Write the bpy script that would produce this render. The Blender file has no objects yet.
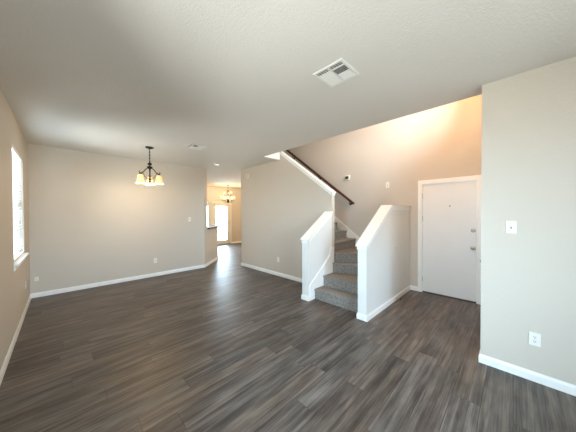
import bpy, bmesh, math, random
from mathutils import Vector, Matrix
random.seed(7)
S = bpy.context.scene
C = S.collection
PI = math.pi
H = 2.74                                   # ceiling height

# ------------------------------------------------------------------ camera
F_PX, YAW, PITCH, ROLL, CAM_Z = 226.6, 0.7853, 0.0122, -0.0046, 1.4913
fw = Vector((math.sin(YAW) * math.cos(PITCH), math.cos(YAW) * math.cos(PITCH), -math.sin(PITCH)))
rt = Vector((math.cos(YAW), -math.sin(YAW), 0))
up = rt.cross(fw)
rt2 = rt * math.cos(ROLL) + up * math.sin(ROLL)
up2 = -rt * math.sin(ROLL) + up * math.cos(ROLL)
cd = bpy.data.cameras.new('camera')
cam = bpy.data.objects.new('camera', cd)
C.objects.link(cam)
m = Matrix((rt2, up2, -fw)).transposed().to_4x4()
m.translation = (0, 0, CAM_Z)
cam.matrix_world = m
cd.sensor_fit = 'HORIZONTAL'
cd.sensor_width = 36
cd.lens = F_PX / 576 * 36
cd.clip_start = 0.03
S.camera = cam

# ------------------------------------------------------------------ sky, exposure
S.view_settings.view_transform = 'Standard'
S.view_settings.look = 'None'
S.view_settings.gamma = 1
S.view_settings.use_curve_mapping = False
S.view_settings.exposure = 0.95
S.cycles.use_denoising = True
S.cycles.max_bounces = 14
S.cycles.diffuse_bounces = 8
S.cycles.transparent_max_bounces = 16
S.cycles.sample_clamp_indirect = 6
S.cycles.caustics_reflective = False
S.cycles.caustics_refractive = False
W = bpy.data.worlds.new('overcast_sky')
S.world = W
W.use_nodes = True
bg = W.node_tree.nodes['Background']
SKY = 20.0
bg.inputs['Strength'].default_value = SKY
# overcast sky above, sunlit pale ground and hedges below the horizon
_n = W.node_tree.nodes; _l = W.node_tree.links
_tc = _n.new('ShaderNodeTexCoord'); _sp = _n.new('ShaderNodeSeparateXYZ'); _rp = _n.new('ShaderNodeValToRGB'); _mr = _n.new('ShaderNodeMapRange')
_mr.inputs['From Min'].default_value = -1; _mr.inputs['From Max'].default_value = 1
_l.new(_tc.outputs['Generated'], _sp.inputs[0]); _l.new(_sp.outputs['Z'], _mr.inputs['Value']); _l.new(_mr.outputs['Result'], _rp.inputs['Fac'])
_e = _rp.color_ramp.elements
_e[0].position = 0.46; _e[0].color = (0.46, 0.46, 0.44, 1)
_e[1].position = 0.53; _e[1].color = (0.64, 0.83, 1.0, 1)
_l.new(_rp.outputs['Color'], bg.inputs['Color'])


def portal(name, loc, rot, sx, sy):
    l = bpy.data.lights.new(name, 'AREA')
    l.shape = 'RECTANGLE'; l.size = sx; l.size_y = sy
    l.cycles.is_portal = True
    o = bpy.data.objects.new(name, l); C.objects.link(o)
    o.location = loc; o.rotation_euler = rot
    return o


# sky portals in the window and glass door openings (they only guide the sampling of the sky)
portal('sky_portal', (-0.56, 4.75, 1.615), (0, -PI / 2, 0), 1.47, 1.06)
portal('sky_portal', (4.93, 10.07, 1.02), (-PI / 2, 0, 0), 1.86, 2.0)
portal('sky_portal', (0.41, -2.68, 1.425), (PI / 2, 0, 0), 1.58, 2.05)
portal('sky_portal', (-0.56, 1.0, 1.615), (0, -PI / 2, 0), 1.47, 0.8)
portal('sky_portal', (3.80, 0.09, 3.81), (PI / 2, 0, 0), 1.1, 1.38)


# ------------------------------------------------------------------ materials
def mat(name, col, rough=0.5, metal=0.0, noise=None, bump=None, emit=None, spec=None):
    mt = bpy.data.materials.new(name); mt.use_nodes = True
    nt = mt.node_tree; b = nt.nodes['Principled BSDF']
    b.inputs['Base Color'].default_value = (*col, 1)
    b.inputs['Roughness'].default_value = rough
    b.inputs['Metallic'].default_value = metal
    if spec is not None: b.inputs['Specular IOR Level'].default_value = spec
    if noise or bump:
        tc = nt.nodes.new('ShaderNodeTexCoord')
    if noise:                                # (scale, second colour)
        n = nt.nodes.new('ShaderNodeTexNoise'); n.inputs['Scale'].default_value = noise[0]
        n.inputs['Detail'].default_value = 4
        r = nt.nodes.new('ShaderNodeValToRGB')
        r.color_ramp.elements[0].position = 0.38; r.color_ramp.elements[1].position = 0.62
        r.color_ramp.elements[0].color = (*noise[1], 1); r.color_ramp.elements[1].color = (*col, 1)
        nt.links.new(tc.outputs['Object'], n.inputs['Vector'])
        nt.links.new(n.outputs['Fac'], r.inputs['Fac'])
        nt.links.new(r.outputs['Color'], b.inputs['Base Color'])
    if bump:                                 # (scale, strength, distance)
        n2 = nt.nodes.new('ShaderNodeTexNoise'); n2.inputs['Scale'].default_value = bump[0]
        n2.inputs['Detail'].default_value = 3
        bm_ = nt.nodes.new('ShaderNodeBump'); bm_.inputs['Strength'].default_value = bump[1]
        bm_.inputs['Distance'].default_value = bump[2]
        nt.links.new(tc.outputs['Object'], n2.inputs['Vector'])
        nt.links.new(n2.outputs['Fac'], bm_.inputs['Height'])
        nt.links.new(bm_.outputs['Normal'], b.inputs['Normal'])
    if emit:
        b.inputs['Emission Color'].default_value = (*emit[0], 1)
        b.inputs['Emission Strength'].default_value = emit[1]
    return mt


WALL = (0.59, 0.54, 0.47)
M = dict(
    wall=mat('greige_wall_paint', WALL, 0.62, bump=(75, 0.5, 0.005)),
    ceil=mat('flat_ceiling_paint', (0.74, 0.72, 0.68), 0.8, bump=(70, 0.6, 0.006)),
    half=mat('white_satin_wall_paint', (0.77, 0.77, 0.745), 0.42, bump=(95, 0.3, 0.003)),
    trim=mat('white_trim_paint', (0.88, 0.88, 0.86), 0.35, noise=(3, (0.86, 0.86, 0.84))),
    door=mat('white_door_paint', (0.81, 0.82, 0.81), 0.38, noise=(2, (0.79, 0.80, 0.79))),
    cream=mat('cream_trim_paint', (0.80, 0.77, 0.69), 0.4, noise=(3, (0.78, 0.75, 0.67))),
    plate=mat('ivory_plastic', (0.80, 0.79, 0.73), 0.35, noise=(5, (0.78, 0.77, 0.71))),
    slot=mat('dark_slot', (0.03, 0.03, 0.03), 0.6, noise=(20, (0.02, 0.02, 0.02))),
    vent=mat('white_enamel_metal', (0.78, 0.78, 0.75), 0.4, noise=(6, (0.76, 0.76, 0.73))),
    plenum_shade=mat('duct_shade', (0.05, 0.05, 0.05), 0.8, noise=(10, (0.035, 0.035, 0.035))),
    nickel=mat('brushed_nickel', (0.55, 0.54, 0.52), 0.28, 1.0, noise=(40, (0.48, 0.47, 0.45))),
    bronze=mat('dark_bronze', (0.022, 0.014, 0.010), 0.45, 0.3, noise=(30, (0.015, 0.010, 0.007))),
    wood=mat('red_brown_stained_wood', (0.085, 0.032, 0.017), 0.4, noise=(14, (0.055, 0.02, 0.01))),
    granite=mat('dark_granite', (0.05, 0.045, 0.042), 0.4, noise=(60, (0.02, 0.018, 0.017))),
    blind=mat('white_vinyl_blind', (0.85, 0.86, 0.86), 0.45, noise=(3, (0.83, 0.84, 0.84))),
    rubber=mat('black_rubber', (0.03, 0.03, 0.03), 0.7, noise=(20, (0.02, 0.02, 0.02))),
    concrete=mat('pale_concrete', (0.55, 0.54, 0.51), 0.85, noise=(2, (0.48, 0.47, 0.44))),
    sash=mat('white_vinyl_sash', (0.80, 0.81, 0.81), 0.4, noise=(3, (0.78, 0.79, 0.79))),
    threshold=mat('dark_metal_threshold', (0.10, 0.09, 0.085), 0.5, 0.6, noise=(20, (0.07, 0.065, 0.06))),
)


def glass_mat():
    mt = bpy.data.materials.new('clear_pane_glass'); mt.use_nodes = True
    nt = mt.node_tree; nt.nodes.remove(nt.nodes['Principled BSDF'])
    tr = nt.nodes.new('ShaderNodeBsdfTransparent'); tr.inputs['Color'].default_value = (0.95, 0.97, 0.97, 1)
    gl = nt.nodes.new('ShaderNodeBsdfGlossy'); gl.inputs['Roughness'].default_value = 0.02
    mx = nt.nodes.new('ShaderNodeMixShader'); fr = nt.nodes.new('ShaderNodeFresnel')
    fr.inputs['IOR'].default_value = 1.3
    nt.links.new(fr.outputs['Fac'], mx.inputs['Fac'])
    nt.links.new(tr.outputs['BSDF'], mx.inputs[1]); nt.links.new(gl.outputs['BSDF'], mx.inputs[2])
    nt.links.new(mx.outputs['Shader'], nt.nodes['Material Output'].inputs['Surface'])
    return mt


M['glass'] = glass_mat()


def shade_mat(name, tint, strength):
    """alabaster lamp glass, glowing from the bulb inside; cloudy noise in the glass"""
    mt = mat(name, (0.80, 0.66, 0.42), 0.3, noise=(9, (0.70, 0.50, 0.25)))
    nt = mt.node_tree; b = nt.nodes['Principled BSDF']
    tc = nt.nodes.new('ShaderNodeTexCoord'); n = nt.nodes.new('ShaderNodeTexNoise')
    n.inputs['Scale'].default_value = 14
    r = nt.nodes.new('ShaderNodeValToRGB')
    r.color_ramp.elements[0].position = 0.35; r.color_ramp.elements[1].position = 0.6
    r.color_ramp.elements[0].color = (tint[0], tint[1] * 0.75, tint[2] * 0.5, 1)
    r.color_ramp.elements[1].color = (*tint, 1)
    nt.links.new(tc.outputs['Object'], n.inputs['Vector'])
    nt.links.new(n.outputs['Fac'], r.inputs['Fac'])
    nt.links.new(r.outputs['Color'], b.inputs['Emission Color'])
    b.inputs['Emission Strength'].default_value = strength
    return mt


M['amber_shade'] = shade_mat('amber_alabaster_glass', (1.0, 0.70, 0.30), 0.42)
M['white_shade'] = shade_mat('frosted_white_glass', (1.0, 0.80, 0.50), 0.6)
M['bulb'] = mat('lit_bulb', (1, 0.9, 0.7), 0.3, noise=(4, (1, 0.88, 0.66)), emit=((1.0, 0.78, 0.45), 2.0))


def floor_mat():
    mt = bpy.data.materials.new('grey_brown_vinyl_plank'); mt.use_nodes = True
    nt = mt.node_tree; b = nt.nodes['Principled BSDF']
    N = nt.nodes.new; L = nt.links.new
    tc = N('ShaderNodeTexCoord'); sp = N('ShaderNodeSeparateXYZ'); L(tc.outputs['Object'], sp.inputs[0])

    def math_(op, a, bb=None, c=None):
        n = N('ShaderNodeMath'); n.operation = op
        for i, v in enumerate((a, bb, c)):
            if v is None: continue
            if isinstance(v, (int, float)): n.inputs[i].default_value = v
            else: L(v, n.inputs[i])
        return n.outputs[0]
    WID, LEN = 0.178, 1.22
    ry = math_('DIVIDE', sp.outputs['Y'], WID); row = math_('FLOOR', ry); fy = math_('FRACT', ry)
    wn = N('ShaderNodeTexWhiteNoise'); wn.noise_dimensions = '1D'; L(row, wn.inputs['W'])
    rx = math_('ADD', math_('DIVIDE', sp.outputs['X'], LEN), wn.outputs['Value'])
    colm = math_('FLOOR', rx); fx = math_('FRACT', rx)
    cb = N('ShaderNodeCombineXYZ'); L(colm, cb.inputs[0]); L(row, cb.inputs[1])
    wp = N('ShaderNodeTexWhiteNoise'); wp.noise_dimensions = '3D'; L(cb.outputs[0], wp.inputs['Vector'])
    # wood grain stretched along the plank, shifted per plank
    mp = N('ShaderNodeCombineXYZ')
    L(math_('MULTIPLY', sp.outputs['X'], 1.1), mp.inputs[0])
    L(math_('MULTIPLY', sp.outputs['Y'], 62.0), mp.inputs[1])
    L(math_('MULTIPLY', wp.outputs['Value'], 37.0), mp.inputs[2])
    g = N('ShaderNodeTexNoise'); g.inputs['Scale'].default_value = 1.0; g.inputs['Detail'].default_value = 9
    g.inputs['Roughness'].default_value = 0.62; g.inputs['Distortion'].default_value = 0.6
    L(mp.outputs[0], g.inputs['Vector'])
    mp2 = N('ShaderNodeCombineXYZ')
    L(math_('MULTIPLY', sp.outputs['X'], 1.5), mp2.inputs[0])
    L(math_('MULTIPLY', sp.outputs['Y'], 17.0), mp2.inputs[1])
    L(math_('MULTIPLY', wp.outputs['Value'], 19.0), mp2.inputs[2])
    g2 = N('ShaderNodeTexNoise'); g2.inputs['Scale'].default_value = 1.0; g2.inputs['Detail'].default_value = 5
    g2.inputs['Roughness'].default_value = 0.6
    L(mp2.outputs[0], g2.inputs['Vector'])
    kn = N('ShaderNodeTexNoise'); kn.inputs['Scale'].default_value = 1.0; kn.inputs['Detail'].default_value = 4
    mp3 = N('ShaderNodeCombineXYZ')
    L(math_('MULTIPLY', sp.outputs['X'], 3.6), mp3.inputs[0]); L(math_('MULTIPLY', sp.outputs['Y'], 16.0), mp3.inputs[1])
    L(math_('MULTIPLY', wp.outputs['Value'], 53.0), mp3.inputs[2]); L(mp3.outputs[0], kn.inputs['Vector'])
    t = math_('ADD', math_('MULTIPLY', wp.outputs['Value'], 0.15), math_('MULTIPLY', math_('SUBTRACT', g.outputs['Fac'], 0.5), 0.95))
    t = math_('ADD', t, math_('MULTIPLY', math_('SUBTRACT', g2.outputs['Fac'], 0.5), 1.0))
    t = math_('ADD', t, math_('MULTIPLY', math_('SUBTRACT', kn.outputs['Fac'], 0.5), 0.6))
    t = math_('ADD', t, 0.50)
    r = N('ShaderNodeValToRGB'); e = r.color_ramp.elements
    e[0].position = 0.05; e[0].color = (0.010, 0.0082, 0.0072, 1)
    e[1].position = 0.98; e[1].color = (0.225, 0.190, 0.163, 1)
    k = e.new(0.42); k.color = (0.054, 0.0435, 0.037, 1)
    k = e.new(0.66); k.color = (0.118, 0.097, 0.083, 1)
    L(t, r.inputs['Fac'])
    # some boards greyer, some redder
    hs = N('ShaderNodeHueSaturation'); L(r.outputs['Color'], hs.inputs['Color'])
    wq = N('ShaderNodeSeparateColor'); L(wp.outputs['Color'], wq.inputs[0])
    hm = N('ShaderNodeMapRange'); hm.inputs['To Min'].default_value = 0.75; hm.inputs['To Max'].default_value = 1.25
    L(wq.outputs[1], hm.inputs['Value']); L(hm.outputs['Result'], hs.inputs['Saturation'])
    r = hs
    # seams
    sy_ = math_('MINIMUM', fy, math_('SUBTRACT', 1.0, fy)); sx_ = math_('MINIMUM', fx, math_('SUBTRACT', 1.0, fx))
    seam = math_('MINIMUM', math_('MULTIPLY', sy_, WID), math_('MULTIPLY', sx_, LEN))
    sm = N('ShaderNodeMapRange'); sm.inputs['From Min'].default_value = 0.0005; sm.inputs['From Max'].default_value = 0.0025
    sm.inputs['To Min'].default_value = 0.35; sm.inputs['To Max'].default_value = 1
    L(seam, sm.inputs['Value'])
    mx = N('ShaderNodeMix'); mx.data_type = 'RGBA'; mx.blend_type = 'MULTIPLY'; mx.inputs['Factor'].default_value = 1
    L(r.outputs['Color'], mx.inputs['A']); L(sm.outputs['Result'], mx.inputs['B'])
    L(mx.outputs['Result'], b.inputs['Base Color'])
    rr = N('ShaderNodeMapRange'); rr.inputs['To Min'].default_value = 0.36; rr.inputs['To Max'].default_value = 0.52
    L(g.outputs['Fac'], rr.inputs['Value']); L(rr.outputs['Result'], b.inputs['Roughness'])
    bp = N('ShaderNodeBump'); bp.inputs['Strength'].default_value = 0.25; bp.inputs['Distance'].default_value = 0.003
    L(math_('ADD', g.outputs['Fac'], sm.outputs['Result']), bp.inputs['Height'])
    L(bp.outputs['Normal'], b.inputs['Normal'])
    return mt


M['floor'] = floor_mat()


def carpet_mat():
    mt = mat('mottled_grey_carpet', (0.33, 0.305, 0.275), 0.95, noise=(55, (0.20, 0.183, 0.165)), bump=(180, 0.9, 0.006), spec=0.1)
    return mt


M['carpet'] = carpet_mat()


# ------------------------------------------------------------------ mesh helpers
class MB:
    def __init__(s): s.bm = bmesh.new()

    def box(s, x0, x1, y0, y1, z0, z1, bev=0):
        r = bmesh.ops.create_cube(s.bm, size=1)
        bmesh.ops.scale(s.bm, vec=(x1 - x0, y1 - y0, z1 - z0), verts=r['verts'])
        bmesh.ops.translate(s.bm, vec=((x0 + x1) / 2, (y0 + y1) / 2, (z0 + z1) / 2), verts=r['verts'])
        if bev:
            es = list({e for v in r['verts'] for e in v.link_edges})
            bmesh.ops.bevel(s.bm, geom=es, offset=bev, segments=2, affect='EDGES', profile=0.5)
        return s

    def obox(s, c, ax, ay, az, hx, hy, hz):
        """box around c with axes ax ay az and half sizes"""
        c = Vector(c); ax, ay, az = (Vector(a).normalized() for a in (ax, ay, az))
        v = [s.bm.verts.new(c + ax * hx * i + ay * hy * j + az * hz * k) for i in (-1, 1) for j in (-1, 1) for k in (-1, 1)]
        for f in ((0, 1, 3, 2), (4, 6, 7, 5), (0, 4, 5, 1), (2, 3, 7, 6), (0, 2, 6, 4), (1, 5, 7, 3)):
            s.bm.faces.new([v[i] for i in f])
        return s

    def prism(s, pts, d, bev=0):
        """pts: 3D polygon, d: extrusion vector"""
        d = Vector(d)
        a = [s.bm.verts.new(Vector(q)) for q in pts]
        b = [s.bm.verts.new(Vector(q) + d) for q in pts]
        n = len(pts)
        s.bm.faces.new(a[::-1]); s.bm.faces.new(b)
        for i in range(n):
            s.bm.faces.new((a[i], a[(i + 1) % n], b[(i + 1) % n], b[i]))
        if bev:
            es = list({e for v in a + b for e in v.link_edges})
            bmesh.ops.bevel(s.bm, geom=es, offset=bev, segments=2, affect='EDGES', profile=0.5)
        return s

    def xz(s, pts, y0, y1, bev=0): return s.prism([(x, y0, z) for x, z in pts], (0, y1 - y0, 0), bev)
    def yz(s, pts, x0, x1, bev=0): return s.prism([(x0, y, z) for y, z in pts], (x1 - x0, 0, 0), bev)
    def xy(s, pts, z0, z1, bev=0): return s.prism([(x, y, z0) for x, y in pts], (0, 0, z1 - z0), bev)

    def lathe(s, prof, loc=(0, 0, 0), seg=24, axis='Z', tilt=None):
        """prof: (r, h) list"""
        rings = []
        loc = Vector(loc)
        for r, h in prof:
            ring = []
            for k in range(seg):
                a = 2 * PI * k / seg
                p = (r * math.cos(a), r * math.sin(a), h)
                if axis == 'X': p = (h, p[0], p[1])
                elif axis == 'Y': p = (p[0], h, p[1])
                ring.append(s.bm.verts.new(loc + Vector(p)))
            rings.append(ring)
        for A, B in zip(rings, rings[1:]):
            for k in range(seg):
                s.bm.faces.new((A[k], A[(k + 1) % seg], B[(k + 1) % seg], B[k]))
        if prof[0][0] > 1e-4 and prof[0] != prof[-1]:
            s.bm.faces.new(rings[0][::-1])
        if prof[-1][0] > 1e-4 and prof[0] != prof[-1]:
            s.bm.faces.new(rings[-1])
        return s

    def tube(s, pts, r, seg=10, closed=False):
        pts = [Vector(p) for p in pts]
        rings = []
        ref = Vector((0, 0, 1))
        n = len(pts)
        for i, p in enumerate(pts):
            t = (pts[min(i + 1, n - 1)] - pts[max(i - 1, 0)]).normalized()
            q = ref if abs(t.dot(ref)) < 0.95 else Vector((1, 0, 0))
            u = t.cross(q).normalized(); v = t.cross(u)
            rr = r[i] if isinstance(r, (list, tuple)) else r
            rings.append([s.bm.verts.new(p + (u * math.cos(2 * PI * k / seg) + v * math.sin(2 * PI * k / seg)) * rr) for k in range(seg)])
        for A, B in zip(rings, rings[1:]):
            for k in range(seg):
                s.bm.faces.new((A[k], A[(k + 1) % seg], B[(k + 1) % seg], B[k]))
        s.bm.faces.new(rings[0][::-1]); s.bm.faces.new(rings[-1])
        return s

    def build(s, name, m, parent=None, smooth=False, origin=None):
        bm = s.bm
        bmesh.ops.remove_doubles(bm, verts=bm.verts, dist=1e-6)
        bmesh.ops.recalc_face_normals(bm, faces=bm.faces)
        if origin: bmesh.ops.translate(bm, vec=-Vector(origin), verts=bm.verts)
        me = bpy.data.meshes.new(name); bm.to_mesh(me); bm.free()
        me.materials.append(M[m])
        if smooth:
            me.shade_smooth()
            try: me.set_sharp_from_angle(angle=math.radians(40))
            except Exception: pass
        o = bpy.data.objects.new(name, me); C.objects.link(o)
        if origin: o.location = origin
        if parent is not None:
            o.parent = parent
            bpy.context.view_layer.update()
            o.matrix_parent_inverse = parent.matrix_world.inverted()
        return o


def struct(o): o['kind'] = 'structure'; return o


def thing(name, label, cat, loc, group=None):
    o = bpy.data.objects.new(name, None); C.objects.link(o)
    o.empty_display_size = 0.1
    o.location = loc; o['label'] = label; o['category'] = cat
    if group: o['group'] = group
    bpy.context.view_layer.update()
    return o


def tag(o, label, cat, group=None):
    o['label'] = label; o['category'] = cat
    if group: o['group'] = group
    return o


# ------------------------------------------------------------------ plan numbers
XL, YB = -0.407, 6.072            # left wall, dining end wall
XU0, XU1 = 3.645, 3.735           # wall beside the upper flight
YU = 5.54                         # its far corner
XD = 4.778                        # front door wall
XR, YR = 2.935, 0.234             # near right wall and its corner
YF = 9.90                         # far wall with the glass doors
XO, YO = 3.16, 3.90               # stairwell opening in the ceiling
Y0 = -2.50                        # wall behind the camera
XE = 7.50                         # breakfast room right wall
XHF = 2.945                       # front of both stair half walls
LY0, LY1 = 2.465, 2.605           # left half wall
RY0, RY1 = 1.43, 1.56             # right half wall
ZT = 5.20                         # stairwell top

# ------------------------------------------------------------------ structure
struct(MB().box(-0.55, XE + .12, Y0 - .12, YF + .12, -.10, 0).build('floor', 'floor'))
struct(MB().box(3.0, 7.0, YF + .13, YF + 2.6, -.30, -.12).build('patio', 'concrete'))
ce = MB()
ce.xy([(-0.53, Y0 - .12), (XO, Y0 - .12), (XO, YO), (XU0, YO), (XU0, YU), (XE + .12, YU), (XE + .12, YF + .12), (-0.53, YF + .12)], H, H + .30)
struct(ce.build('ceiling', 'ceil'))

# left wall with the blind window
WY0, WY1, WZ0, WZ1 = 4.22, 5.28, 0.88, 2.35
wl = MB()
wx0, wx1 = XL - .12, XL
VY0, VY1 = 0.60, 1.40                # unseen second window, added beside the camera for more daylight
wl.box(wx0, wx1, Y0 - .12, VY0, 0, H); wl.box(wx0, wx1, VY1, WY0, 0, H)
wl.box(wx0, wx1, VY0, VY1, 0, WZ0); wl.box(wx0, wx1, VY0, VY1, WZ1, H); wl.box(wx0, wx1, WY1, YF + .12, 0, H)
wl.box(wx0, wx1, WY0, WY1, 0, WZ0); wl.box(wx0, wx1, WY0, WY1, WZ1, H)
struct(wl.build('wall_left', 'wall'))
# wall behind the camera
FX0, FX1, FZ0, FZ1 = -0.38, 1.20, 0.40, 2.45
wf = MB()
wf.box(XL, FX0, Y0 - .12, Y0, 0, H); wf.box(FX1, XR + .12, Y0 - .12, Y0, 0, H)
wf.box(FX0, FX1, Y0 - .12, Y0, 0, FZ0); wf.box(FX0, FX1, Y0 - .12, Y0, FZ1, H)
struct(wf.build('wall_front', 'wall'))
# near right wall
struct(MB().xy([(XR, Y0), (XR + .12, Y0), (XR + .12, YR - .12), (XD, YR - .12), (XD, YR), (XR, YR)], 0, H).build('wall_right', 'wall'))
# wall over the entry; unseen high window added to light the half wall
HX0, HX1, HZ0, HZ1 = 3.25, 4.35, 3.12, 4.50
wh = MB()
wh.box(XO - .1, HX0, YR - .12, YR, H, ZT); wh.box(HX1, XD, YR - .12, YR, H, ZT)
wh.box(HX0, HX1, YR - .12, YR, H, HZ0); wh.box(HX0, HX1, YR - .12, YR, HZ1, ZT)
struct(wh.build('wall_foyer', 'wall'))
# front door wall
DY0, DY1, DZ = 0.418, 1.240, 2.035
wd = MB()
wd.box(XD, XD + .14, YR - .12, DY0, 0, ZT); wd.box(XD, XD + .14, DY1, YU + .12, 0, ZT); wd.box(XD, XD + .14, DY0, DY1, DZ, ZT)
struct(wd.build('wall_door', 'wall'))
# dining end wall with its short angled end, and the angled half wall under the counter
struct(MB().xy([(XL, YB), (2.80, YB), (2.94, YB + .14), (2.855, YB + .225), (2.75, YB + .12), (XL, YB + .12)], 0, H).build('wall_back', 'wall'))
q = YB + .14
struct(MB().xy([(2.94, q), (3.62, q + .68), (3.535, q + .765), (2.855, q + .085)], 0, 1.04).build('wall_counter', 'wall'))
# wall beside the upper flight: sloping top, rises through the opening
SL = 0.73
zt = lambda y: 1.885 + SL * (y - LY0)
struct(MB().yz([(LY0, 0), (YU, 0), (YU, zt(5.1)), (5.1, zt(5.1)), (LY0, zt(LY0))], XU0, XU1).build('wall_stair', 'wall'))
struct(MB().box(XU1, XE, YU, YU + .12, 0, H).build('wall_hall', 'wall'))
struct(MB().box(XE, XE + .12, YU, YF + .12, 0, H).build('wall_breakfast', 'wall'))
# two half walls that flank the bottom steps
hz = lambda x: 1.035 + .66 * (x - XHF)
struct(MB().xz([(XHF, 0), (XU0, 0), (XU0, hz(XU0)), (XHF, hz(XHF))], LY0, LY1).build('wall_stairleft', 'half'))
XK = 3.79
struct(MB().xz([(XHF, 0), (XD, 0), (XD, hz(XK)), (XK, hz(XK)), (XHF, hz(XHF))], RY0, RY1).build('wall_stairright', 'half'))
# far wall with the double glass door opening
GX0, GX1, GZ = 3.98, 5.87, 1.99
wb = MB()
wb.box(XL, GX0, YF, YF + .12, 0, H); wb.box(GX1, XE, YF, YF + .12, 0, H); wb.box(GX0, GX1, YF, YF + .12, GZ, H)
struct(wb.build('wall_far', 'wall'))
# stairwell upper walls and top
struct(MB().box(XO - .10, XO, YR, YO, H + .30, ZT).build('wall_loft', 'wall'))
struct(MB().box(XO - .10, XU0, YO, YO + .10, H + .30, ZT).build('wall_landing', 'wall'))
struct(MB().box(XU0, XD, 6.6, 6.7, H + .30, ZT).build('wall_upstairs', 'wall'))
struct(MB().box(XU0 - .1, XU0, YO + .1, 6.7, H + .30, ZT).build('wall_gallery', 'wall'))
struct(MB().box(XD, XD + .14, YU + .12, 6.7, H + .30, ZT).build('wall_end', 'wall'))
struct(MB().box(XO - .1, XD + .14, YR - .12, 6.7, ZT, ZT + .1).build('ceiling_stairwell', 'ceil'))


# ------------------------------------------------------------------ baseboards
def baseboard(name, pts, h=.083, t=.013, gap=.0005):
    """pts: polyline, board on the right-hand side of travel"""
    n = len(pts)
    P = [Vector((x, y, 0)) for x, y in pts]
    nr = []
    for i in range(n - 1):
        d = (P[i + 1] - P[i]).normalized(); nr.append(Vector((d.y, -d.x, 0)))
    def off(i, o):
        if i == 0: return P[0] + nr[0] * o
        if i == n - 1: return P[-1] + nr[-1] * o
        a, b = nr[i - 1], nr[i]; s = a + b
        return P[i] + s * (o / (s.dot(a)))
    mb = MB(); bm = mb.bm
    prof = [(gap, 0.0), (t, 0.0), (t, h - .022), (t * .45, h - .006), (t * .4, h), (gap, h)]
    rings = [[bm.verts.new(off(i, o) + Vector((0, 0, z))) for o, z in prof] for i in range(n)]
    for A, B in zip(rings, rings[1:]):
        for k in range(len(prof)):
            k2 = (k + 1) % len(prof)
            bm.faces.new((A[k], A[k2], B[k2], B[k]))
    bm.faces.new(rings[0]); bm.faces.new(rings[-1][::-1])
    return struct(mb.build(name, 'trim'))


baseboard('baseboard_left', [(XL, Y0), (XL, YB - .013)])
baseboard('baseboard_back', [(XL, YB), (2.80, YB), (3.62, q + .68), (3.535, q + .765)])
baseboard('baseboard_stair', [(XU1, YU), (XU0, YU), (XU0, LY1 + .013)][::1] if False else [(XU0 + .6, YU), (XU0, YU), (XU0, LY1), (XHF, LY1), (XHF, LY0), (3.10, LY0)])
baseboard('baseboard_stairright', [(3.08, RY1), (XHF, RY1), (XHF, RY0), (XD, RY0), (XD, 1.294)])
baseboard('baseboard_right', [(XD, .366), (XD, YR), (XR, YR), (XR, Y0)])
baseboard('baseboard_far', [(5.945, YF), (XE, YF)])
baseboard('baseboard_farleft', [(XL, YF), (3.90, YF)])


# ------------------------------------------------------------------ stair trim
def cap(name, pts, axis, c0, c1, ends=(0.025, 0.0)):
    """white board and apron on a wall's sloping top. pts: (along, z) of the wall's top; c0..c1: wall faces across"""
    ov, th, ap, at = .022, .024, .055, .010
    mb = MB()
    f = mb.xz if axis == 'X' else mb.yz
    a0, z0 = pts[0]
    s0 = (pts[1][1] - z0) / (pts[1][0] - a0)
    a0n = a0 - ends[0]; z0n = z0 - s0 * ends[0]
    top = [(a0n, z0n)] + list(pts[1:])
    low = [(a, z + .0015) for a, z in top]
    hi = [(a, z + .0015 + th) for a, z in top]
    f(low + hi[::-1], c0 - ov, c1 + ov)
    # apron boards below the cap on both faces and across the front end
    ap_t = [(pts[0][0] - at, pts[0][1] - s0 * at)] + list(pts[1:])
    lo = [(a, z - ap) for a, z in ap_t]
    f([(a, z + .001) for a, z in ap_t] + lo[::-1], c0 - at, c0 - .0006)
    f([(a, z + .001) for a, z in ap_t] + lo[::-1], c1 + .0006, c1 + at)
    f([(a0 - at, z0 - ap), (a0 - .0006, z0 - ap), (a0 - .0006, z0), (a0 - at, z0 - s0 * at)], c0 - at, c1 + at)
    o = struct(mb.build(name, 'trim'))
    return o


cap('trim_1', [(XHF, hz(XHF)), (XU0 - .001, hz(XU0))], 'X', LY0, LY1)
cap('trim_2', [(XHF, hz(XHF)), (XK, hz(XK)), (XD - .001, hz(XK))], 'X', RY0, RY1)
cap('trim_3', [(LY0, zt(LY0)), (5.1, zt(5.1))], 'Y', XU0, XU1)
# skirt boards beside the steps
struct(MB().xz([(2.972, .084), (2.972, .257), (3.581, .70), (3.581, .83), (3.70, .83), (3.70, .10), (3.11, .084)], LY0 - .016, LY0 - .0006).build('trim_4', 'trim'))
ks = lambda y: .974 + .745 * (y - 2.548)
struct(MB().yz([(1.565, .70), (1.565, .86), (2.37, .86), (2.548, ks(2.548)), (5.5, ks(5.5)), (5.5, ks(5.5) - .22), (2.548, .75)], XD - .016, XD - .0006).build('trim_5', 'cream'))


# ------------------------------------------------------------------ carpeted stairs
RISE = .181
st = thing('staircase', 'grey carpeted staircase rising between two white capped half walls, turning left', 'staircase', (3.4, 2.0, 0))


def step(k, body, slab):
    z = RISE * k
    mb = MB()
    zb = 0 if k <= 3 else z - 2 * RISE + .02
    mb.xy(body, zb + (.001 if k <= 3 else 0), z - .030)
    mb.xy(slab, z - .034, z, bev=.012)
    return mb.build('step', 'carpet', st, smooth=True)


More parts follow.
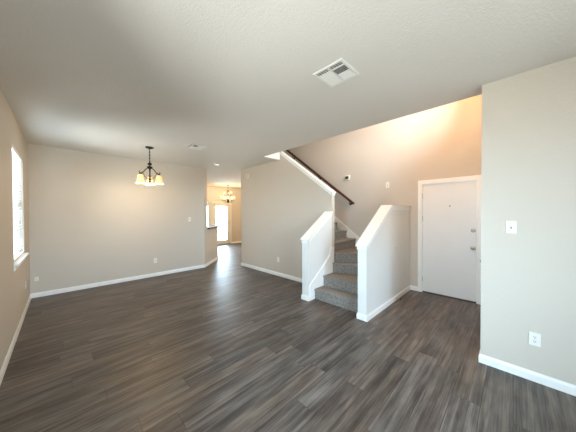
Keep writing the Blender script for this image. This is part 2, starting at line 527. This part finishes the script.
e = .003
ya, yb = RY1 + .002, LY0 - .017
A3, B3 = (3.625, yb), (3.99, ya)            # nosing three, slightly turned
A4, B4 = (3.705, yb), (4.60, ya)            # the diagonal nosing
n = .025
step(1, [(3.08 + n, ya), (3.33 + n - e, ya), (3.33 + n - e, yb), (3.08 + n, yb)], [(3.08, ya), (3.33 + n - e, ya), (3.33 + n - e, yb), (3.08, yb)])
step(2, [(3.33 + n, ya), (B3[0] + n - e, ya), (A3[0] + n - e, yb), (3.33 + n, yb)], [(3.33, ya), (B3[0] + n - e, ya), (A3[0] + n - e, yb), (3.33, yb)])
step(3, [(A3[0] + n, yb), (B3[0] + n, ya), (B4[0] + n - e, ya), (A4[0] + n - e, yb)], [A3, B3, (B4[0] + n - e, ya), (A4[0] + n - e, yb)])
xa, xb = XU1 + .002, XD - .018
step(4, [(A4[0] + n, yb), (B4[0] + n, ya), (xb, ya), (xb, 2.545 + n - e), (xa, 2.515 + n - e), (xa, yb)], [A4, B4, (xb, ya), (xb, 2.545 + n - e), (xa, 2.515 + n - e), (xa, yb)])
y = 2.53
for k in range(5, 17):
    y0 = 2.53 + (k - 5) * .253; y1 = min(y0 + .253, 5.51)
    s_ = .02 if k == 5 else 0
    step(k, [(xa, y0 + n - s_), (xb, y0 + n + s_), (xb, y1 + n - e), (xa, y1 + n - e)], [(xa, y0 - s_), (xb, y0 + s_), (xb, y1 + n - e), (xa, y1 + n - e)])

# handrail on the door wall
hr = thing('handrail', 'dark red-brown wooden handrail running up the tan stairwell wall', 'handrail', (XD, 2.6, 1.7))
R0 = Vector((XD - .075, 2.585, 1.70)); R1 = Vector((XD - .075, 5.2, 1.70 + .765 * 2.615))
dr = (R1 - R0).normalized(); nr_ = Vector((0, -dr.z, dr.y))
mb = MB()
prof = [(-.018, -.026), (.018, -.026), (.026, -.006), (.026, .010), (.014, .026), (-.014, .026), (-.026, .010), (-.026, -.006)]
mb.prism([R0 + Vector((1, 0, 0)) * a + nr_ * b for a, b in prof], R1 - R0, bev=.003)
mb.build('rail', 'wood', hr)
for t in (.13, 1.25, 2.4):
    p_ = R0 + dr * t - nr_ * .027
    mb = MB()
    mb.lathe([(.028, -.0008), (.026, -.006), (.010, -.010)], (XD, p_.y, p_.z - .06), 16, 'X')
    mb.tube([(XD - .008, p_.y, p_.z - .06), (XD - .05, p_.y, p_.z - .06), (XD - .072, p_.y, p_.z - .045), (XD - .075, p_.y, p_.z)], .008)
    mb.build('bracket', 'bronze', hr, smooth=True)

# ------------------------------------------------------------------ front door
d1 = bpy.data.objects.new('door_1', None); C.objects.link(d1); d1.location = (XD, (DY0 + DY1) / 2, 0); struct(d1)
bpy.context.view_layer.update()
mb = MB()
jx = XD + .139
mb.box(XD, jx, DY0 + .001, DY0 + .018, 0, DZ - .001); mb.box(XD, jx, DY1 - .018, DY1 - .001, 0, DZ - .001); mb.box(XD, jx, DY0 + .018, DY1 - .018, DZ - .019, DZ - .001)
mb.build('door_jamb', 'trim', d1)
mb = MB()
ci, co, ct = .012, .060, .016
mb.box(XD - ct, XD - .0006, DY1 - ci, DY1 + co - ci + .005, 0, DZ + .055, bev=.003)
mb.box(XD - ct, XD - .0006, DY0 - co + ci - .005, DY0 + ci, 0, DZ + .055, bev=.003)
mb.box(XD - ct - .001, XD - .0006, DY0 - co + ci - .005, DY1 + co - ci + .005, DZ - ci, DZ + .058, bev=.003)
mb.build('door_casing', 'trim', d1)
lf = MB().box(XD + .012, XD + .056, DY0 + .021, DY1 - .021, .022, DZ - .022, bev=.002).build('door_leaf', 'door', d1)
MB().box(XD - .004, XD + .138, DY0 + .019, DY1 - .019, 0.0005, .012, bev=.003).build('threshold', 'threshold', d1)
MB().box(XD + .018, XD + .05, DY0 + .021, DY1 - .021, .012, .0222).build('door_sweep', 'rubber', d1)
for z in (1.80, 1.38, .25):
    mb = MB(); mb.tube([(XD + .006, DY1 - .019, z - .045), (XD + .006, DY1 - .019, z + .045)], .0065)
    mb.lathe([(.004, .045), (.005, .049), (.001, .052)], (XD + .006, DY1 - .019, z), 10)
    mb.build('hinge', 'nickel', d1, smooth=True)
ky = .480
mb = MB(); mb.lathe([(.033, 0), (.033, -.006), (.024, -.014), (.019, -.022), (.005, -.024)], (XD + .012, ky, 1.194), 20, 'X')
mb.box(XD - .026, XD - .008, ky - .004, ky + .004, 1.180, 1.208, bev=.002)
mb.build('deadbolt', 'nickel', d1, smooth=True)
mb = MB(); mb.lathe([(.034, 0), (.034, -.005), (.027, -.012), (.012, -.018), (.011, -.034), (.022, -.042), (.028, -.054), (.026, -.066), (.014, -.073), (.002, -.075)], (XD + .012, ky, .905), 24, 'X')
mb.build('door_knob', 'nickel', d1, smooth=True)
mb = MB(); mb.lathe([(.010, 0), (.010, -.004), (.006, -.006), (.001, -.006)], (XD + .012, .800, 1.603), 14, 'X')
mb.build('peephole', 'bronze', d1, smooth=True)
MB().lathe([(.008, 0), (.008, -.003), (.001, -.0035)], (XD + .012, .752, 1.603), 12, 'X').build('peephole_plug', 'plate', d1)
tag(MB().box(XD - .026, XD - ct - .0006, .372, .388, .68, .735, bev=.003).build('door_contact', 'threshold'), 'small dark metal contact on the right side casing of the white front door', 'door contact')

# ------------------------------------------------------------------ glass double door at the far end
d2 = bpy.data.objects.new('door_2', None); C.objects.link(d2); d2.location = ((GX0 + GX1) / 2, YF, 0); struct(d2)
bpy.context.view_layer.update()
mb = MB()
mb.box(GX0 + .001, GX0 + .03, YF, YF + .119, 0, GZ - .001); mb.box(GX1 - .03, GX1 - .001, YF, YF + .119, 0, GZ - .001); mb.box(GX0 + .03, GX1 - .03, YF, YF + .119, GZ - .03, GZ - .001)
mb.build('door_jamb', 'cream', d2)
mb = MB()
mb.box(GX0 - .075, GX0 + .012, YF - .017, YF - .0006, 0, GZ + .07, bev=.003); mb.box(GX1 - .012, GX1 + .075, YF - .017, YF - .0006, 0, GZ + .07, bev=.003)
mb.box(GX0 - .075, GX1 + .075, YF - .019, YF - .0006, GZ - .012, GZ + .075, bev=.003)
mb.build('door_casing', 'cream', d2)
gm = (GX0 + GX1) / 2
for a, b, l0, l1 in ((GX0 + .032, gm - .022, 4.17, 4.757), (gm + .022, GX1 - .032, 5.13, 5.715)):
    mb = MB(); z0, z1, g0, g1 = .022, GZ - .032, .22, 1.83
    mb.box(a, l0, YF + .02, YF + .064, z0, z1); mb.box(l1, b, YF + .02, YF + .064, z0, z1)
    mb.box(l0, l1, YF + .02, YF + .064, z0, g0); mb.box(l0, l1, YF + .02, YF + .064, g1, z1)
    for (p0, p1, p2, p3) in ((l0 - .02, l0, g0 - .02, g1 + .02), (l1, l1 + .02, g0 - .02, g1 + .02), (l0, l1, g0 - .02, g0), (l0, l1, g1, g1 + .02)):
        mb.box(p0, p1, YF + .012, YF + .0195, p2, p3)
    leaf = mb.build('door_leaf', 'cream', d2)
    MB().box(l0 + .0005, l1 - .0005, YF + .038, YF + .044, g0 + .0005, g1 - .0005).build('pane', 'glass', leaf)
MB().box(gm - .021, gm + .021, YF + .006, YF + .064, .022, GZ - .032).build('astragal', 'cream', d2)
mb = MB(); mb.lathe([(.03, 0), (.028, -.008), (.012, -.014), (.011, -.035), (.026, -.045), (.026, -.06), (.004, -.068)], (gm + .07, YF + .02, .95), 18, 'Y')
mb.build('door_knob', 'nickel', d2, smooth=True)
MB().box(GX0 + .031, GX1 - .031, YF - .01, YF + .118, .0005, .020, bev=.004).build('threshold', 'threshold', d2)


# ------------------------------------------------------------------ windows
def window_x(name, y0, y1, z0, z1, sill=True):
    """in the left wall; glass near the outside"""
    w = bpy.data.objects.new(name, None); C.objects.link(w); w.location = (XL, (y0 + y1) / 2, z0); struct(w)
    bpy.context.view_layer.update()
    xo = XL - .119; zm = (z0 + z1) / 2
    mb = MB(); f = .045
    mb.box(xo, xo + .045, y0 + .001, y0 + f, z0 + .001, z1 - .001); mb.box(xo, xo + .045, y1 - f, y1 - .001, z0 + .001, z1 - .001)
    mb.box(xo, xo + .045, y0 + f, y1 - f, z0 + .001, z0 + f); mb.box(xo, xo + .045, y0 + f, y1 - f, z1 - f, z1 - .001)
    mb.box(xo + .004, xo + .05, y0 + f, y1 - f, zm - .022, zm + .022)
    mb.build('window_frame', 'sash', w)
    for a, b in ((z0 + f, zm - .022), (zm + .022, z1 - f)):
        MB().box(xo + .018, xo + .023, y0 + f + .0005, y1 - f - .0005, a + .0005, b - .0005).build('pane', 'glass', w)
    if sill:
        mb = MB()
        mb.box(XL - .07, XL + .0005, y0 + .001, y1 - .001, z0 + .0005, z0 + .022)
        mb.box(XL + .0006, XL + .046, y0 - .045, y1 + .045, z0 + .0005, z0 + .022, bev=.004)
        mb.box(XL + .0006, XL + .014, y0 - .03, y1 + .03, z0 - .060, z0 - .0005, bev=.003)
        mb.build('window_sill', 'trim', w)
    return w


window_x('window_1', WY0, WY1, WZ0, WZ1)
window_x('added_window_4', VY0, VY1, WZ0, WZ1)  # unseen window, added to light the door and understair wall
def window_y(name, x0, x1, z0, z1, yw):
    """in a wall whose room face is at y = yw, facing +y"""
    w = bpy.data.objects.new(name, None); C.objects.link(w); w.location = ((x0 + x1) / 2, yw, z0); struct(w)
    bpy.context.view_layer.update()
    mb = MB(); yo = yw - .119; f = .05; xm = (x0 + x1) / 2
    mb.box(x0 + .001, x0 + f, yo, yo + .05, z0 + .001, z1 - .001); mb.box(x1 - f, x1 - .001, yo, yo + .05, z0 + .001, z1 - .001)
    mb.box(x0 + f, x1 - f, yo, yo + .05, z0 + .001, z0 + f); mb.box(x0 + f, x1 - f, yo, yo + .05, z1 - f, z1 - .001)
    mb.box(xm - .03, xm + .03, yo, yo + .05, z0 + f, z1 - f)
    mb.build('window_frame', 'sash', w)
    for a, b in ((x0 + f, xm - .03), (xm + .03, x1 - f)):
        MB().box(a + .0005, b - .0005, yo + .02, yo + .025, z0 + f + .0005, z1 - f - .0005).build('pane', 'glass', w)
    MB().box(x0 - .04, x1 + .04, yw + .0006, yw + .045, z0 - .022, z0 - .0005, bev=.004).build('window_sill', 'trim', w)


window_y('window_2', FX0, FX1, FZ0, FZ1, Y0)
window_y('added_window_3', HX0, HX1, HZ0, HZ1, YR)  # unseen high window, added to light the half wall and door

# horizontal blind in the dining window
bl = thing('window_blind', 'white horizontal slat blind lowered over the dining window on the left wall', 'blind', (XL - .04, 4.75, WZ1))
bx = XL - .036
MB().box(bx - .028, bx + .030, WY0 + .006, WY1 - .006, WZ1 - .052, WZ1 - .002, bev=.003).build('headrail', 'blind', bl)
mb = MB()
z = WZ1 - .075
while z > WZ0 + .065:
    mb.obox((bx, 4.75, z), (math.cos(.6), 0, math.sin(.6)), (0, 1, 0), (-math.sin(.6), 0, math.cos(.6)), .0245, (WY1 - WY0) / 2 - .008, .0014)
    z -= .043
mb.build('slats', 'blind', bl)
MB().box(bx - .025, bx + .025, WY0 + .008, WY1 - .008, WZ0 + .027, WZ0 + .047, bev=.003).build('bottom_rail', 'blind', bl)
for yy in (WY0 + .16, 4.75, WY1 - .16):
    MB().tube([(bx + .029, yy, WZ1 - .05), (bx + .029, yy, WZ0 + .04)], .0015, 6).build('ladder_cord', 'blind', bl)
MB().tube([(bx + .040, WY0 + .08, WZ1 - .04), (bx + .044, WY0 + .082, WZ0 + .75)], .004, 8).build('tilt_wand', 'blind', bl)

# ------------------------------------------------------------------ pass-through counter
q2 = lambda a, o: (2.80 + (a + o) * .70711, YB + (a - o) * .70711)   # a along the diagonal, o towards the dining room
ct = MB().xy([q2(.205, .06), q2(1.50, .06), q2(1.55, .02), q2(1.55, -.30), q2(1.50, -.34), q2(.205, -.34)], 1.0415, 1.088, bev=.005).build('countertop', 'granite')
tag(ct, 'dark stone bar top on the angled half wall at the kitchen pass-through', 'countertop')


# ------------------------------------------------------------------ ceiling vents
def ceiling_vent(cx, cy, label, rot, tdark):
    """louvre grille. u runs away from the slot row, v across it; rot swaps which of them lies along x"""
    v_ = thing('ceiling_vent', label, 'vent', (cx, cy, H), 'square ceiling vents')
    r = .15; w = .024
    zt_ = H - .0008

    def P(u, v): return (cx + v, cy + u) if rot else (cx + u, cy - v)

    def D(u, v, z): return (v, u, z) if rot else (u, -v, z)

    def bx_(mb, u0, u1, v0, v1, z0, z1, bev=0):
        a = P(u0, v0); b = P(u1, v1)
        mb.box(min(a[0], b[0]), max(a[0], b[0]), min(a[1], b[1]), max(a[1], b[1]), z0, z1, bev)
    mb = MB(); bx_(mb, -r + .012, r - .012, -r + .012, r - .012, zt_ - .002, zt_)
    mb.build('backing', 'plenum_shade', v_)  # flat plate under the ceiling; the duct's shade is put into its dark colour
    mb = MB(); fz0, fz1 = H - .012, H - .003
    bx_(mb, -r, -r + w, -r, r, fz0, fz1 + .002, .003); bx_(mb, r - w, r, -r, r, fz0, fz1 + .002, .003)
    bx_(mb, -r + w, r - w, -r, -r + w, fz0, fz1 + .002, .003); bx_(mb, -r + w, r - w, r - w, r, fz0, fz1 + .002, .003)
    bx_(mb, -r + w, r - w, -.006, .006, fz0, fz1)
    bx_(mb, -r + w + .042, -r + w + .052, -r + w, r - w, fz0, fz1)
    mb.build('frame', 'vent', v_)
    for sgn in (-1, 1):                     # slot row: short bars on a spine, dark gaps between
        mb = MB()
        for i in range(5):
            p = P(-r + w + .021, sgn * (.018 + i * .0225))
            mb.obox((*p, H - .006), D(1, 0, 0), D(0, 1, 0), (0, 0, 1), .019, .0008, .002)
        p = P(-r + w + .021, sgn * .066)
        mb.obox((*p, H - .0055), D(1, 0, 0), D(0, 1, 0), (0, 0, 1), .001, .056, .001)
        mb.build('slot_blades', 'vent', v_)
    # one cell of blades leaning to show their white faces; in the other the first half is edge-on and shows the dark backing plate
    x0, x1 = -r + w + .054, r - w - .001
    for cell in (-1, 1):
        mb = MB()
        for i in range(14):
            xx = x0 + .008 + i * .0145
            if xx > x1 - .004: break
            t = tdark if (cell > 0 and i < 6) else -.45
            hl = .0055 if t > 0 else .0085
            p = P(xx, cell * ((r - w) / 2 + .004))
            mb.obox((*p, H - .0078), D(math.cos(t), 0, math.sin(t)), D(0, 1, 0), D(-math.sin(t), 0, math.cos(t)), hl, (r - w) / 2 - .006, .0007)
        mb.build('blades', 'vent', v_)
    return v_


ceiling_vent(1.757, 1.138, 'white square ceiling vent nearest the camera, showing two rows of dark slots', False, .62)
ceiling_vent(1.785, 4.215, 'white square ceiling vent just right of the dining chandelier', False, .62)

# ------------------------------------------------------------------ wall and ceiling fittings
sd = thing('smoke_detector', 'round white smoke detector on the ceiling at the hall entrance', 'smoke detector', (2.751, 5.266, H))
MB().lathe([(.066, -.0008), (.066, -.010), (.060, -.013)], (2.751, 5.266, H), 28).build('base', 'plate', sd, smooth=True)
MB().lathe([(.058, -.0135), (.058, -.030), (.050, -.038), (.020, -.040), (.001, -.040)], (2.751, 5.266, H), 28).build('cover', 'plate', sd, smooth=True)
dc = thing('door_chime', 'small white box high on the understair wall by the hall', 'chime box', (XU0, 5.19, 2.51))
MB().box(XU0 - .035, XU0 - .0008, 5.13, 5.25, 2.46, 2.56, bev=.006).build('cover', 'plate', dc)
mb = MB()
for i in range(4): mb.box(XU0 - .0365, XU0 - .0352, 5.15, 5.23, 2.485 + i * .014, 2.489 + i * .014)
mb.build('grille', 'slot', dc)


def plate(kind, pos, nrm, label, w=.07, h=.115, rocker=False):
    """wall plate with its outlet or switch; pos on the wall surface, nrm into the room"""
    P = Vector(pos); N_ = Vector(nrm).normalized(); T = Vector((-N_.y, N_.x, 0)); Z = Vector((0, 0, 1))
    nm = {'outlet': 'wall_outlet', 'switch': 'light_switch', 'blank': 'wall_plate'}[kind]
    t = thing(nm, label, {'outlet': 'outlet', 'switch': 'light switch', 'blank': 'wall plate'}[kind], pos,
              {'outlet': 'wall outlets', 'switch': 'light switches', 'blank': None}[kind])
    b = MB().obox(P + N_ * .0036, T, N_, Z, w / 2, .003, h / 2)
    bmesh.ops.bevel(b.bm, geom=list(b.bm.edges), offset=.0016, segments=1, affect='EDGES')
    b.build('cover_plate', 'plate', t)
    if kind == 'outlet':
        for s in (-1, 1):
            cc = P + N_ * .0078 + Z * (s * .0195)
            fc = MB().obox(cc, T, N_, Z, .0165, .0012, .0145).build('socket', 'plate', t)
            mb = MB()
            for sg in (-1, 1): mb.obox(cc + N_ * .0014 + T * (sg * .0062) + Z * .003, T, N_, Z, .0014, .0004, .0045)
            mb.obox(cc + N_ * .0014 - Z * .008, T, N_, Z, .0028, .0004, .0026)
            mb.build('slots', 'slot', fc)
        MB().obox(P + N_ * .0072, T, N_, Z, .0025, .0006, .0025).build('screw', 'nickel', t)
    elif kind == 'switch':
        MB().obox(P + N_ * .0069, T, N_, Z, .0055, .0006, .0125).build('slot', 'slot', t)
        MB().obox(P + N_ * .0115 + Z * .004, T, N_ * 1 + Z * .5, Z - N_ * .5, .0038, .006, .0055).build('toggle', 'plate', t)
    else:
        MB().obox(P + N_ * .0085, T, N_, Z, .006, .002, .006).build('socket', 'nickel', t)
    return t


plate('switch', (XR, .022, 1.354), (-1, 0, 0), 'white toggle light switch on the near right wall, above its outlet', .072, .115)
plate('outlet', (XR, -.131, .374), (-1, 0, 0), 'white duplex outlet low on the near right wall', .072, .115)
plate('switch', (XD, 1.859, 2.086 - .02), (-1, 0, 0), 'white light switch on the tan stairwell wall left of the front door', .072, .117)
plate('outlet', (XU0, 3.983, .385), (-1, 0, 0), 'white outlet low on the understair wall')
plate('outlet', (1.575, YB, .375), (0, -1, 0), 'white outlet low on the dining end wall below the chandelier')
plate('switch', (2.391, YB, 1.343), (0, -1, 0), 'white light switch on the dining end wall near the kitchen pass-through')
plate('outlet', (XL, 5.36, .40), (1, 0, 0), 'white outlet low on the left wall below the window')
plate('blank', (-.33, YB, .33), (0, -1, 0), 'white cable jack plate low on the dining end wall in the left corner', .05, .075)
plate('outlet', (4.027, RY0, .874), (0, -1, 0), 'white outlet on the side of the half wall facing the front door', .06, .10)

tm = thing('thermostat', 'small white square device with a black screen on the tan wall above the handrail', 'thermostat', (XD, 2.785, 2.32))
MB().box(XD - .028, XD - .0008, 2.725, 2.845, 2.265, 2.375, bev=.006).build('case', 'plate', tm)
MB().box(XD - .031, XD - .0282, 2.752, 2.832, 2.29, 2.352, bev=.001).build('screen', 'slot', tm)

ds = thing('door_stop', 'small spring door stop sticking out of the half wall baseboard', 'door stop', (3.99, RY0 - .013, .045))
pts = []
for i in range(70):
    a = i * .9; pts.append((3.99 + .008 * math.cos(a), RY0 - .0165 - .0009 * i, .045 + .008 * math.sin(a)))
MB().tube(pts, .0014, 5).build('spring', 'nickel', ds, smooth=True)
MB().lathe([(.012, -.0136), (.012, -.017), (.004, -.018)], (3.99, RY0, .045), 14, 'Y').build('mount', 'nickel', ds, smooth=True)
MB().lathe([(.009, -.078), (.010, -.082), (.009, -.092), (.002, -.093)], (3.99, RY0, .045), 14, 'Y').build('tip', 'rubber', ds, smooth=True)


# ------------------------------------------------------------------ lamps
def lamp(name, loc, power, col, rad=.03):
    l = bpy.data.lights.new(name, 'POINT'); l.energy = power; l.color = col; l.shadow_soft_size = rad
    o = bpy.data.objects.new(name, l); C.objects.link(o); o.location = loc
    return o


WARM = (1.0, 0.72, 0.42)


def dining_chandelier(cx, cy):
    t = thing('chandelier', 'dark bronze three-light chandelier with amber glass shades over the dining end', 'chandelier', (cx, cy, H), 'chandeliers')
    MB().lathe([(.070, -.0008), (.070, -.008), (.062, -.018), (.040, -.026), (.014, -.034), (.010, -.046), (.001, -.048)], (cx, cy, H), 28).build('canopy', 'bronze', t, smooth=True)
    # chain of oval links on a rod
    mb = MB(); zz = H - .045; i = 0
    while zz > 2.475:
        pts = []
        for k in range(13):
            a = 2 * PI * k / 12
            u, w_ = .009 * math.cos(a), .019 * math.sin(a)
            pts.append((cx + (u if i % 2 else 0), cy + (0 if i % 2 else u), zz - .018 + w_))
        mb.tube(pts, .0032, 6); zz -= .029; i += 1
    mb.build('chain', 'bronze', t, smooth=True)
    MB().tube([(cx, cy, H - .04), (cx, cy, 2.45)], .0045, 8).build('cord', 'bronze', t, smooth=True)
    body = [(.004, 2.475), (.012, 2.468), (.010, 2.455), (.032, 2.440), (.040, 2.425), (.030, 2.410), (.013, 2.402), (.014, 2.392), (.042, 2.378), (.048, 2.362), (.036, 2.345),
            (.020, 2.335), (.013, 2.320), (.011, 2.25), (.012, 2.16), (.018, 2.150), (.020, 2.135), (.012, 2.125), (.016, 2.105), (.020, 2.090), (.012, 2.072), (.004, 2.060), (.001, 2.055)]
    MB().lathe(body, (cx, cy, 0), 20).build('stem', 'bronze', t, smooth=True)
    far = math.atan2(cy, cx)
    for k in range(3):
        a = far + k * 2 * PI / 3
        u = Vector((math.cos(a), math.sin(a), 0)); O = Vector((cx, cy, 0))
        def P(r, z): return O + u * r + Vector((0, 0, z))
        R = .170
        # upper arm sweeping from the hub down to the shade holder, with a curl past it
        pts = [P(.012, 2.365), P(.035, 2.350), P(.075, 2.318), P(.100, 2.285), P(.122, 2.255), P(.145, 2.240), P(R, 2.240), P(R + .022, 2.252), P(R + .020, 2.270), P(R + .004, 2.270)]
        arm = MB().tube(pts, [.008, .008, .008, .008, .008, .008, .008, .007, .006, .004], 10).build('arm', 'bronze', t, smooth=True)
        pts = [P(.012, 2.14), P(.05, 2.148), P(.09, 2.178), P(.11, 2.215), P(.125, 2.25), P(.150, 2.262)]
        MB().tube(pts, .0045, 8).build('scroll', 'bronze', arm, smooth=True)
        c = P(R, 0)
        MB().lathe([(.008, 2.240), (.026, 2.228), (.030, 2.212), (.022, 2.206)], c, 18).build('holder', 'bronze', arm, smooth=True)
        outer = [(.028, 2.214), (.042, 2.198), (.049, 2.165), (.054, 2.130), (.060, 2.095), (.072, 2.062), (.076, 2.052)]
        inner = [(r - .005, z) for r, z in outer[::-1]]
        MB().lathe(outer + inner + [outer[0]], c, 28).build('lamp_shade', 'amber_shade', arm, smooth=True)
        MB().lathe([(.002, 2.205), (.014, 2.20), (.014, 2.170), (.028, 2.135), (.030, 2.11), (.020, 2.088), (.002, 2.078)], c, 16).build('bulb', 'bulb', arm, smooth=True)
        lamp('chandelier_lamp', c + Vector((0, 0, 2.03)), 6.5, WARM)
    return t


dining_chandelier(1.184, 4.85)


def breakfast_chandelier(cx, cy):
    t = thing('chandelier', 'small bronze chandelier with upturned frosted cups in the far breakfast room', 'chandelier', (cx, cy, H), 'chandeliers')
    MB().lathe([(.065, -.0008), (.065, -.010), (.050, -.022), (.012, -.034), (.001, -.036)], (cx, cy, H), 22).build('canopy', 'bronze', t, smooth=True)
    MB().tube([(cx, cy, H - .03), (cx, cy, 2.52)], .006, 8).build('rod', 'bronze', t, smooth=True)
    MB().lathe([(.003, 2.54), (.016, 2.52), (.030, 2.48), (.018, 2.43), (.012, 2.35), (.012, 2.12), (.035, 2.08), (.055, 2.04), (.045, 2.00), (.020, 1.97), (.014, 1.945), (.001, 1.93)], (cx, cy, 0), 18).build('stem', 'bronze', t, smooth=True)
    for ring, (n_, R, zc, sc, a0) in enumerate(((5, .255, 2.10, 1.0, .35), (3, .17, 2.36, .55, .9))):
        for k in range(n_):
            a = a0 + k * 2 * PI / n_
            u = Vector((math.cos(a), math.sin(a), 0)); O = Vector((cx, cy, 0))
            def P(r, z): return O + u * r + Vector((0, 0, z))
            pts = [P(.015, zc - .09), P(R * .35, zc - .125), P(R * .7, zc - .11), P(R * .93, zc - .06), P(R, zc - .02)]
            arm = MB().tube(pts, .007, 8).build('arm', 'bronze', t, smooth=True)
            c = P(R, zc)
            MB().lathe([(.008, -.03 * sc), (.040 * sc, -.012 * sc), (.044 * sc, .004 * sc), (.020 * sc, .004 * sc)], c, 14).build('holder', 'bronze', arm, smooth=True)
            outer = [(.036 * sc, .005 * sc), (.056 * sc, .03 * sc), (.064 * sc, .07 * sc), (.066 * sc, .11 * sc), (.070 * sc, .145 * sc)]
            MB().lathe(outer + [(r - .004, z) for r, z in outer[::-1]] + [outer[0]], c, 18).build('lamp_shade', 'white_shade', arm, smooth=True)
            MB().lathe([(.001, .012), (.012, .014), (.022 * sc, .06 * sc), (.018 * sc, .09 * sc), (.001, .10 * sc)], c, 12).build('bulb', 'bulb', arm, smooth=True)
            if ring == 0: lamp('breakfast_lamp', c + Vector((0, 0, .165)), 3.5, WARM)
    return t


breakfast_chandelier(5.20, 8.93)

# foyer pendant high in the stairwell, above the photograph's view
fp = thing('foyer_pendant', 'warm glass bowl pendant hanging high in the stairwell in front of the door wall', 'pendant lamp', (3.45, .85, ZT))
MB().lathe([(.07, -.0008), (.06, -.02), (.01, -.04)], (3.45, .85, ZT), 20).build('canopy', 'bronze', fp, smooth=True)
MB().tube([(3.45, .85, ZT - .03), (3.45, .85, 4.28)], .006, 8).build('rod', 'bronze', fp, smooth=True)
o_ = [(.02, 3.74), (.10, 3.76), (.15, 3.82), (.16, 3.90)]
MB().lathe(o_ + [(r - .006, z + .004) for r, z in o_[::-1]] + [o_[0]], (3.45, .85, 0.35), 24).build('lamp_shade', 'amber_shade', fp, smooth=True)
MB().lathe([(.012, 3.93), (.03, 3.92), (.03, 3.88), (.012, 3.87)], (3.45, .85, 0.35), 14).build('holder', 'bronze', fp, smooth=True)
lamp('foyer_lamp', (3.45, .85, 4.05), 52, (1.0, 0.52, 0.20), .05)


def added_dome(cx, cy, label, power):  # unseen lights, added to brighten the kitchen and breakfast room
    t = thing('added_ceiling_light', label, 'added ceiling light', (cx, cy, H))
    MB().lathe([(.165, -.0008), (.165, -.018), (.150, -.024)], (cx, cy, H), 28).build('base', 'bronze', t, smooth=True)
    o_ = [(.148, -.025), (.140, -.050), (.105, -.078), (.055, -.092), (.002, -.096)]
    MB().lathe(o_, (cx, cy, H), 28).build('lamp_shade', 'white_shade', t, smooth=True)
    lamp('added_ceiling_lamp', (cx, cy, H - .16), power, WARM, .08)


added_dome(6.35, 7.2, 'unseen round dome light added on the breakfast room ceiling to brighten its far wall', 60)
added_dome(2.3, 8.3, 'unseen round dome light added on the kitchen ceiling for extra warm light', 25)
